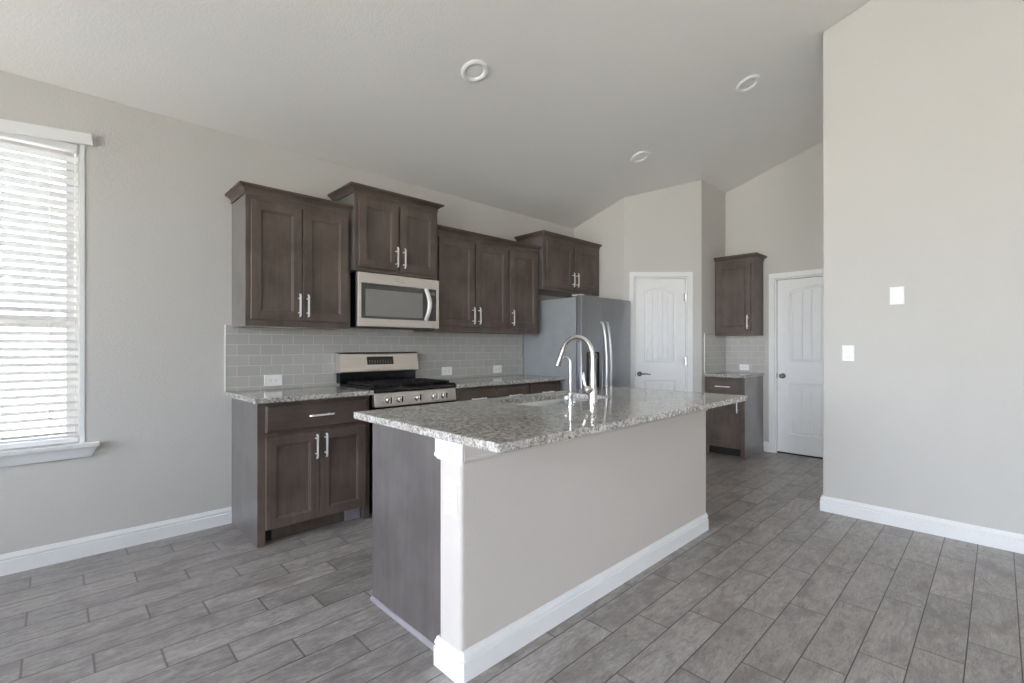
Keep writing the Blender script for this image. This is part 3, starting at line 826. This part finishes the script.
# small drinking water tap
ta = thing('water_tap', 'slim chrome filtered-water tap with a ball lever left of the main faucet', 'tap', (1.945, 1.566, fz))
m = MB(); m.lathe([(.020, 0), (.020, .004), (.014, .008), (.0125, .045), (.0135, .05), (.0135, .068), (.008, .074), (.006, .08)], (0, 0, 0)); m.build('tap_body', 'chrome', ta, smooth=True)
pth = [(0, 0, .07), (0, 0, .225)]
for i in range(1, 12):
    t = math.radians(i * 13); pth.append((0, .032 - .032 * math.cos(t), .225 + .032 * math.sin(t)))
m = MB(); m.tube(pth, .0058, 10); m.build('slim_spout', 'chrome', ta, smooth=True)
m = MB(); m.tube([(-.008, 0, .05), (-.030, -.002, .047)], .005, 8); m.lathe([(.001, -.012), (.008, -.009), (.0115, -.003), (.0115, .003), (.008, .009), (.001, .012)], (-.036, -.003, .046), (-1, 0, 0), 14); m.build('ball_lever', 'plastic', ta, smooth=True)

# ------------------------------------------------------------------ range
rg = thing('gas_range', 'stainless steel gas range with black cooktop and five knobs', 'stove', (1.650, 3.735, 0))
RW = .730
m = MB(); m.box(0, RW, -.57, -.03, .02, .895); m.build('range_body', 'blackmat', rg)
m = MB(); m.box(.0, .010, -.61, -.57, .03, .80); m.build('side_trim', 'black', rg); m = MB(); m.box(RW - .010, RW, -.61, -.57, .03, .80); m.build('side_trim', 'black', rg)
m = MB(); m.rings([[(x, -.6, .79), (x, -.618, .795), (x, -.604, .893), (x, -.57, .895), (x, -.57, .79)] for x in (0, RW)]); cp = m.build('control_panel', 'steel', rg, bevel=.003)
for ux in (.105, .200, .356, .508, .603):
    q = MB(); q.lathe([(.024, 0), (.024, .004), (.019, .006), (.017, .026), (.014, .029), (.001, .029)], (ux, -.6105, .842), (0, -1, .16))
    q.box(ux - .006, ux + .006, -.660, -.630, .824, .866)
    kk = q.build('knob', 'chrome', rg, smooth=True)
m = MB()
m.box(.012, RW - .012, -.57, -.575, .0, .0)
m = MB(); m.box(.012, RW - .012, -.612, -.571, .215, .775); od = m.build('oven_door', 'steel', rg, bevel=.004)
m = MB(); m.box(.11, RW - .11, -.616, -.6125, .34, .64); m.build('oven_window', 'glassblack', od)
m = MB(); m.tube([(.06, -.612, .73), (.06, -.66, .73)], .009, 8); m.tube([(RW - .06, -.612, .73), (RW - .06, -.66, .73)], .009, 8); m.tube([(.035, -.66, .73), (RW - .035, -.66, .73)], .012, 12); m.build('door_handle', 'steel', od, smooth=True)
m = MB(); m.box(.012, RW - .012, -.610, -.571, .04, .205); m.build('storage_drawer', 'steel', rg, bevel=.004)
# cooktop with rolled front edge and raised rim
m = MB()
m.rings([[(x, y, z) for y, z in ((-.608, .896), (-.616, .905), (-.612, .925), (-.596, .936), (-.575, .933), (-.56, .921), (-.09, .921), (-.07, .936), (-.03, .936), (-.03, .896))] for x in (.0, RW)])
m.box(0, .014, -.57, -.07, .921, .936); m.box(RW - .014, RW, -.57, -.07, .921, .936)
m.build('cooktop', 'black', rg, bevel=.002)
for bx, by in ((.17, -.44), (.17, -.2), (.37, -.32), (.57, -.44), (.57, -.2)):
    q = MB(); q.lathe([(.045, 0), (.045, .008), (.034, .010), (.034, .016), (.03, .019), (.001, .019)], (bx, by, .9215)); q.build('burner', 'blackmat', rg, smooth=True)
for gx0, gx1 in ((.03, .26), (.265, .475), (.48, .71)):
    q = MB(); t = .0055; zt = .952
    q.box(gx0, gx1, -.545, -.545 + 2 * t, zt - .012, zt); q.box(gx0, gx1, -.105 - 2 * t, -.105, zt - .012, zt)
    q.box(gx0, gx0 + 2 * t, -.545, -.105, zt - .012, zt); q.box(gx1 - 2 * t, gx1, -.545, -.105, zt - .012, zt)
    xm = (gx0 + gx1) / 2
    for x in (xm - .05, xm, xm + .05): q.box(x - t, x + t, -.54, -.11, zt - .010, zt + .002)
    for y in (-.44, -.325, -.2): q.box(gx0 + .004, gx1 - .004, y - t, y + t, zt - .010, zt + .002)
    for x in (gx0 + t, gx1 - t):
        for y in (-.54, -.11): q.box(x - t, x + t, y - t, y + t, .9225, zt)
    q.build('burner_grate', 'blackmat', rg)
# back guard
m = MB(); m.box(-.016, RW - .044, -.075, -.004, .9365, 1.02); m.build('guard_riser', 'black', rg, bevel=.004)
m = MB(); m.rings([[(x, -.012, 1.02), (x, -.105, 1.025), (x, -.112, 1.032), (x, -.085, 1.172), (x, -.078, 1.178), (x, -.004, 1.178)] for x in (-.026, RW - .036)]); bg_ = m.build('backguard', 'steel', rg)
m = MB(); m.box(-.025, RW - .037, -.086, -.004, 1.1785, 1.186); m.build('guard_cap', 'black', rg, bevel=.002)
m = MB()
def gp(x, z): t = (z - 1.032) / .14; return (x, -.112 + .027 * t - .0015, z)
m.rings([[gp(.205, 1.084), gp(.448, 1.084), gp(.448, 1.150), gp(.205, 1.150)], [(p[0], p[1] + .004, p[2]) for p in (gp(.205, 1.084), gp(.448, 1.084), gp(.448, 1.150), gp(.205, 1.150))]])
dp = m.build('control_display', 'display', rg)
m = MB()
for i in range(9):
    for z in (1.096, 1.106, 1.116):
        x = .222 + i * .0245
        a, b = gp(x, z), gp(x + .010, z + .004); m.add([(a[0], a[1] - .0006, a[2]), (b[0], a[1] - .0006, a[2]), (b[0], b[1] - .0006, b[2]), (a[0], b[1] - .0006, b[2])], [(0, 1, 2, 3)])
m.build('touch_keys', 'displaymark', dp)

# ------------------------------------------------------------------ microwave
mw = thing('microwave', 'over-the-range stainless microwave with curved handle', 'microwave', (1.634, YN - .01, 1.385))
MW_, MH = .738, .416
m = MB(); m.box(0, MW_, -.345, 0, .008, MH); m.box(.01, MW_ - .01, -.345, -.02, 0, .008); m.build('microwave_case', 'black', mw)
yf = -.385
def ringframe(mb, x0, x1, z0, z1, i0, i1, i2, i3, y0, y1):
    o_ = [(x0, z0), (x1, z0), (x1, z1), (x0, z1)]; n__ = [(x0 + i0, z0 + i2), (x1 - i1, z0 + i2), (x1 - i1, z1 - i3), (x0 + i0, z1 - i3)]
    k = [(p[0], y1, p[1]) for p in o_] + [(p[0], y0, p[1]) for p in o_] + [(p[0], y0, p[1]) for p in n__] + [(p[0], y1, p[1]) for p in n__]
    fs = []
    for i in range(4):
        j = (i + 1) % 4; fs += [(i, j, 4 + j, 4 + i), (4 + i, 4 + j, 8 + j, 8 + i), (8 + i, 8 + j, 12 + j, 12 + i), (12 + i, 12 + j, j, i)]
    mb.add(k, fs)
m = MB(); ringframe(m, .0, MW_, .004, MH, .028, .024, .062, .082, yf, -.346); fr = m.build('steel_surround', 'steel', mw, bevel=.003)
m = MB(); m.box(.0285, .600, yf + .004, -.347, .0665, MH - .0825); wd = m.build('door_glass', 'glassblack', mw)
m = MB(); m.box(.062, .575, yf + .0025, yf + .0038, .085, MH - .125); m.build('window_screen', 'glasscent', wd)
m = MB(); m.box(.6005, MW_ - .0245, yf + .004, -.347, .0665, MH - .0825); pn = m.build('control_panel', 'glassblack', mw)
m = MB(); m.box(.640, .700, yf + .0030, yf + .0038, MH - .130, MH - .108); m.build('clock_display', 'displaymark', pn)
m = MB()
for i in range(3):
    for j in range(7): m.box(.642 + i * .020, .655 + i * .020, yf + .0034, yf + .0039, .09 + j * .024, .098 + j * .024)
m.build('keypad', 'display', pn)
m = MB(); pth = []
for i in range(13):
    t = i / 12; pth.append((.604, yf - .004 - .055 * math.sin(PI * t), .072 + t * .258))
m.tube(pth, .016, 12, (1.2, .9)); m.build('door_handle', 'pull', mw, smooth=True)
m = MB()
for i in range(14): m.box(.05 + i * .045, .085 + i * .045, -.30, -.10, -.001, -.0002)
m.build('vent_grille', 'blackmat', mw)
m = MB(); m.box(.32, .40, yf - .0006, yf - .0001, MH - .052, MH - .040); m.build('badge', 'nickel', mw)

# ------------------------------------------------------------------ refrigerator
fg = thing('refrigerator', 'stainless side-by-side refrigerator with an ice dispenser', 'refrigerator', (3.782, 3.72, 0))
FW = .905
m = MB(); m.box(0, FW, -.745, 0, .03, 1.735); m.build('fridge_case', 'fridgeside', fg, bevel=.004)
m = MB(); m.box(.03, FW - .03, -.735, -.02, .0, .03); m.build('base_grille', 'blackmat', fg)
m = MB(); m.box(.012, FW - .012, -.757, -.7455, .06, 1.73); m.build('door_gasket', 'kick', fg)
FS = .362
def fdoor(x0, x1, z0=.055, z1=1.750):
    mb = MB(); rad = .028; rs = []
    n = 5
    prof = [(x0, -.758)] + [(x0 + rad * .55 - rad * .55 * math.cos(math.radians(90 * i / n)), -.805 - rad * .5 * math.sin(math.radians(90 * i / n))) for i in range(n + 1)]
    xm = (x0 + x1) / 2; prof += [(xm, -.824)]
    prof += [(x1 - rad * .55 + rad * .55 * math.cos(math.radians(90 * i / n)), -.805 - rad * .5 * math.sin(math.radians(90 * i / n))) for i in range(n, -1, -1)] + [(x1, -.758)]
    mb.rings([[(p[0], p[1], z) for p in prof] for z in (z0, z1 - .004)] + [[(p[0], min(p[1] + .004, -.758), z1) for p in prof]])
    return mb.build('fridge_door', 'fridge', fg, smooth=True)
d1 = fdoor(.0, FS - .003); d2 = fdoor(FS + .003, FW)
d1['label'] = 'narrow left freezer door with dispenser'; d2['label'] = 'wide right door'
def fh(x, par):
    mb = MB(); z0, z1 = .56, 1.485; pth = [(x, -.818, z1)]
    for i in range(15):
        t = i / 14; pth.append((x, -.845 - .050 * math.sin(PI * t) ** .6, z1 - .005 - t * (z1 - z0 - .01)))
    pth.append((x, -.818, z0)); mb.tube(pth, .0150, 12); return mb.build('door_handle', 'satin', par, smooth=True)
fh(FS - .040, d1); fh(FS + .040, d2)
m = MB(); ringframe(m, .075, .285, .80, 1.178, .010, .010, .010, .010, -.8275, -.815); ds_ = m.build('dispenser', 'black', d1)
m = MB(); m.box(.085, .275, -.822, -.818, .81, 1.168); m.build('dispenser_recess', 'blackmat', ds_)
m = MB(); m.box(.105, .255, -.826, -.8225, 1.11, 1.155); m.build('dispenser_buttons', 'displaymark', ds_)
for x in (.150, .195):
    m = MB(); m.box(x, x + .015, -.835, -.8225, .93, 1.02); m.build('dispenser_paddle', 'lever', ds_)
for x in (.05, FW - .05):
    q = MB(); q.box(x - .035, x + .035, -.79, -.68, 1.7505, 1.766); q.build('hinge_cover', 'cap', fg, bevel=.004)

# ------------------------------------------------------------------ outlets and switches
def plate(name, label, cat, loc, rz, w_, h_2, kind, group=None, horizontal=False):
    r = thing(name, label, cat, loc, rz, group)
    m = MB()
    def rect(i, y): return [(-w_ / 2 + i, y, -h_2 / 2 + i), (w_ / 2 - i, y, -h_2 / 2 + i), (w_ / 2 - i, y, h_2 / 2 - i), (-w_ / 2 + i, y, h_2 / 2 - i)]
    m.rings([rect(0, -.0004), rect(0, -.003), rect(.004, -.0065)]); m.build('cover_plate', 'plastic', r)
    if kind == 'duplex':
        for s_ in (-1, 1):
            q = MB(); c = s_ * .0195; pts = []
            for i in range(16):
                t = 2 * PI * i / 16; a = max(-.0135, min(.0135, .0165 * math.cos(t))); b = .0165 * math.sin(t)
                pts.append((b, a) if not horizontal else (a, b))
            q.rings([[((c if horizontal else 0) + (p[0] if horizontal else p[0]), y, (0 if horizontal else c) + p[1]) for p in pts] for y in (-.0066, -.0085)]); o = q.build('socket', 'plastic', r)
            q = MB()
            for a, b, w3, h3 in ((-.0065, .003, .0022, .0085), (.0065, .003, .0022, .007), (0, -.0085, .005, .0045)):
                if horizontal: a, b, w3, h3 = b, a, h3, w3
                cx_, cz_ = (c, 0) if horizontal else (0, c)
                q.box(cx_ + a - w3 / 2, cx_ + a + w3 / 2, -.0088, -.00855, cz_ + b - h3 / 2, cz_ + b + h3 / 2)
            q.build('socket_slots', 'slot', o)
    if kind == 'rocker':
        q = MB(); q.rings([[(-.0165, y, -.033), (.0165, y, -.033), (.0165, y, .033), (-.0165, y, .033)] for y in (-.0066, -.0072)]); q.build('rocker_frame', 'plastic', r)
        q = MB(); q.prism([(-.0073, -.030), (-.0075, .030), (-.0125, .030), (-.009, 0)], 'x', -.014, .014); q.build('rocker', 'plastic', r, bevel=.0008)
        q = MB(); q.box(-.0166, .0166, -.0076, -.0073, -.0310, -.0302); q.build('rocker_gap', 'slot', r)
    return r
YT = YN - .0082
plate('wall_outlet', 'white wall outlet above the short counter left of the range', 'outlet', (1.160, YT, .985), 0, .125, .082, 'duplex', None, True)
plate('wall_outlet', 'white wall outlet just right of the range', 'outlet', (2.737, YT, .996), 0, .122, .082, 'duplex', None, True)
plate('wall_outlet', 'white wall outlet nearest the refrigerator, above the long counter', 'outlet', (3.402, YT, .993), 0, .122, .082, 'duplex', None, True)
plate('wall_outlet', 'small white outlet on the far-wall tiles beside the white door', 'outlet', (XB - .0082, 2.150, .982), -PI / 2, .115, .075, 'duplex', None, True)
plate('island_outlet', 'white vertical outlet on the end of the island', 'outlet', (IX0 - .0002, 1.432, .662), -PI / 2, .074, .118, 'duplex')
plate('blank_wall_plate', 'blank white plate high on the right partition wall', 'wall plate', (XR - .0002, .487, 1.584), -PI / 2, .080, .122, 'blank')
plate('light_switch', 'white rocker light switch lower on the right partition wall', 'switch', (XR - .0002, .765, 1.185), -PI / 2, .074, .117, 'rocker')

# ------------------------------------------------------------------ recessed ceiling lights
sl_ = math.atan(.312)
for (lx, ly, lb) in ((2.058, 2.488, 'largest-looking recessed ceiling light, above the microwave side of the island'), (4.167, 1.462, 'recessed ceiling light by the top of the right partition wall'), (4.173, 2.481, 'recessed ceiling light farthest back, seen above the pantry door')):
    r = thing('recessed_light', lb, 'ceiling light', (lx, ly, cz(ly) - .0008), 0, 'recessed ceiling lights')
    r.rotation_euler = (-sl_, 0, 0)
    m = MB(); m.lathe([(.096, 0), (.096, -.005), (.090, -.011), (.080, -.015), (.070, -.015), (.062, -.009), (.056, -.001), (.056, 0)], (0, 0, 0), n=40); m.build('trim_ring', 'white', r, smooth=True)
    m = MB(); m.lathe([(.0595, -.0005), (.052, -.004), (.03, -.006), (.001, -.0065)], (0, 0, 0), n=40); m.build('lens', 'cap', r, smooth=True)
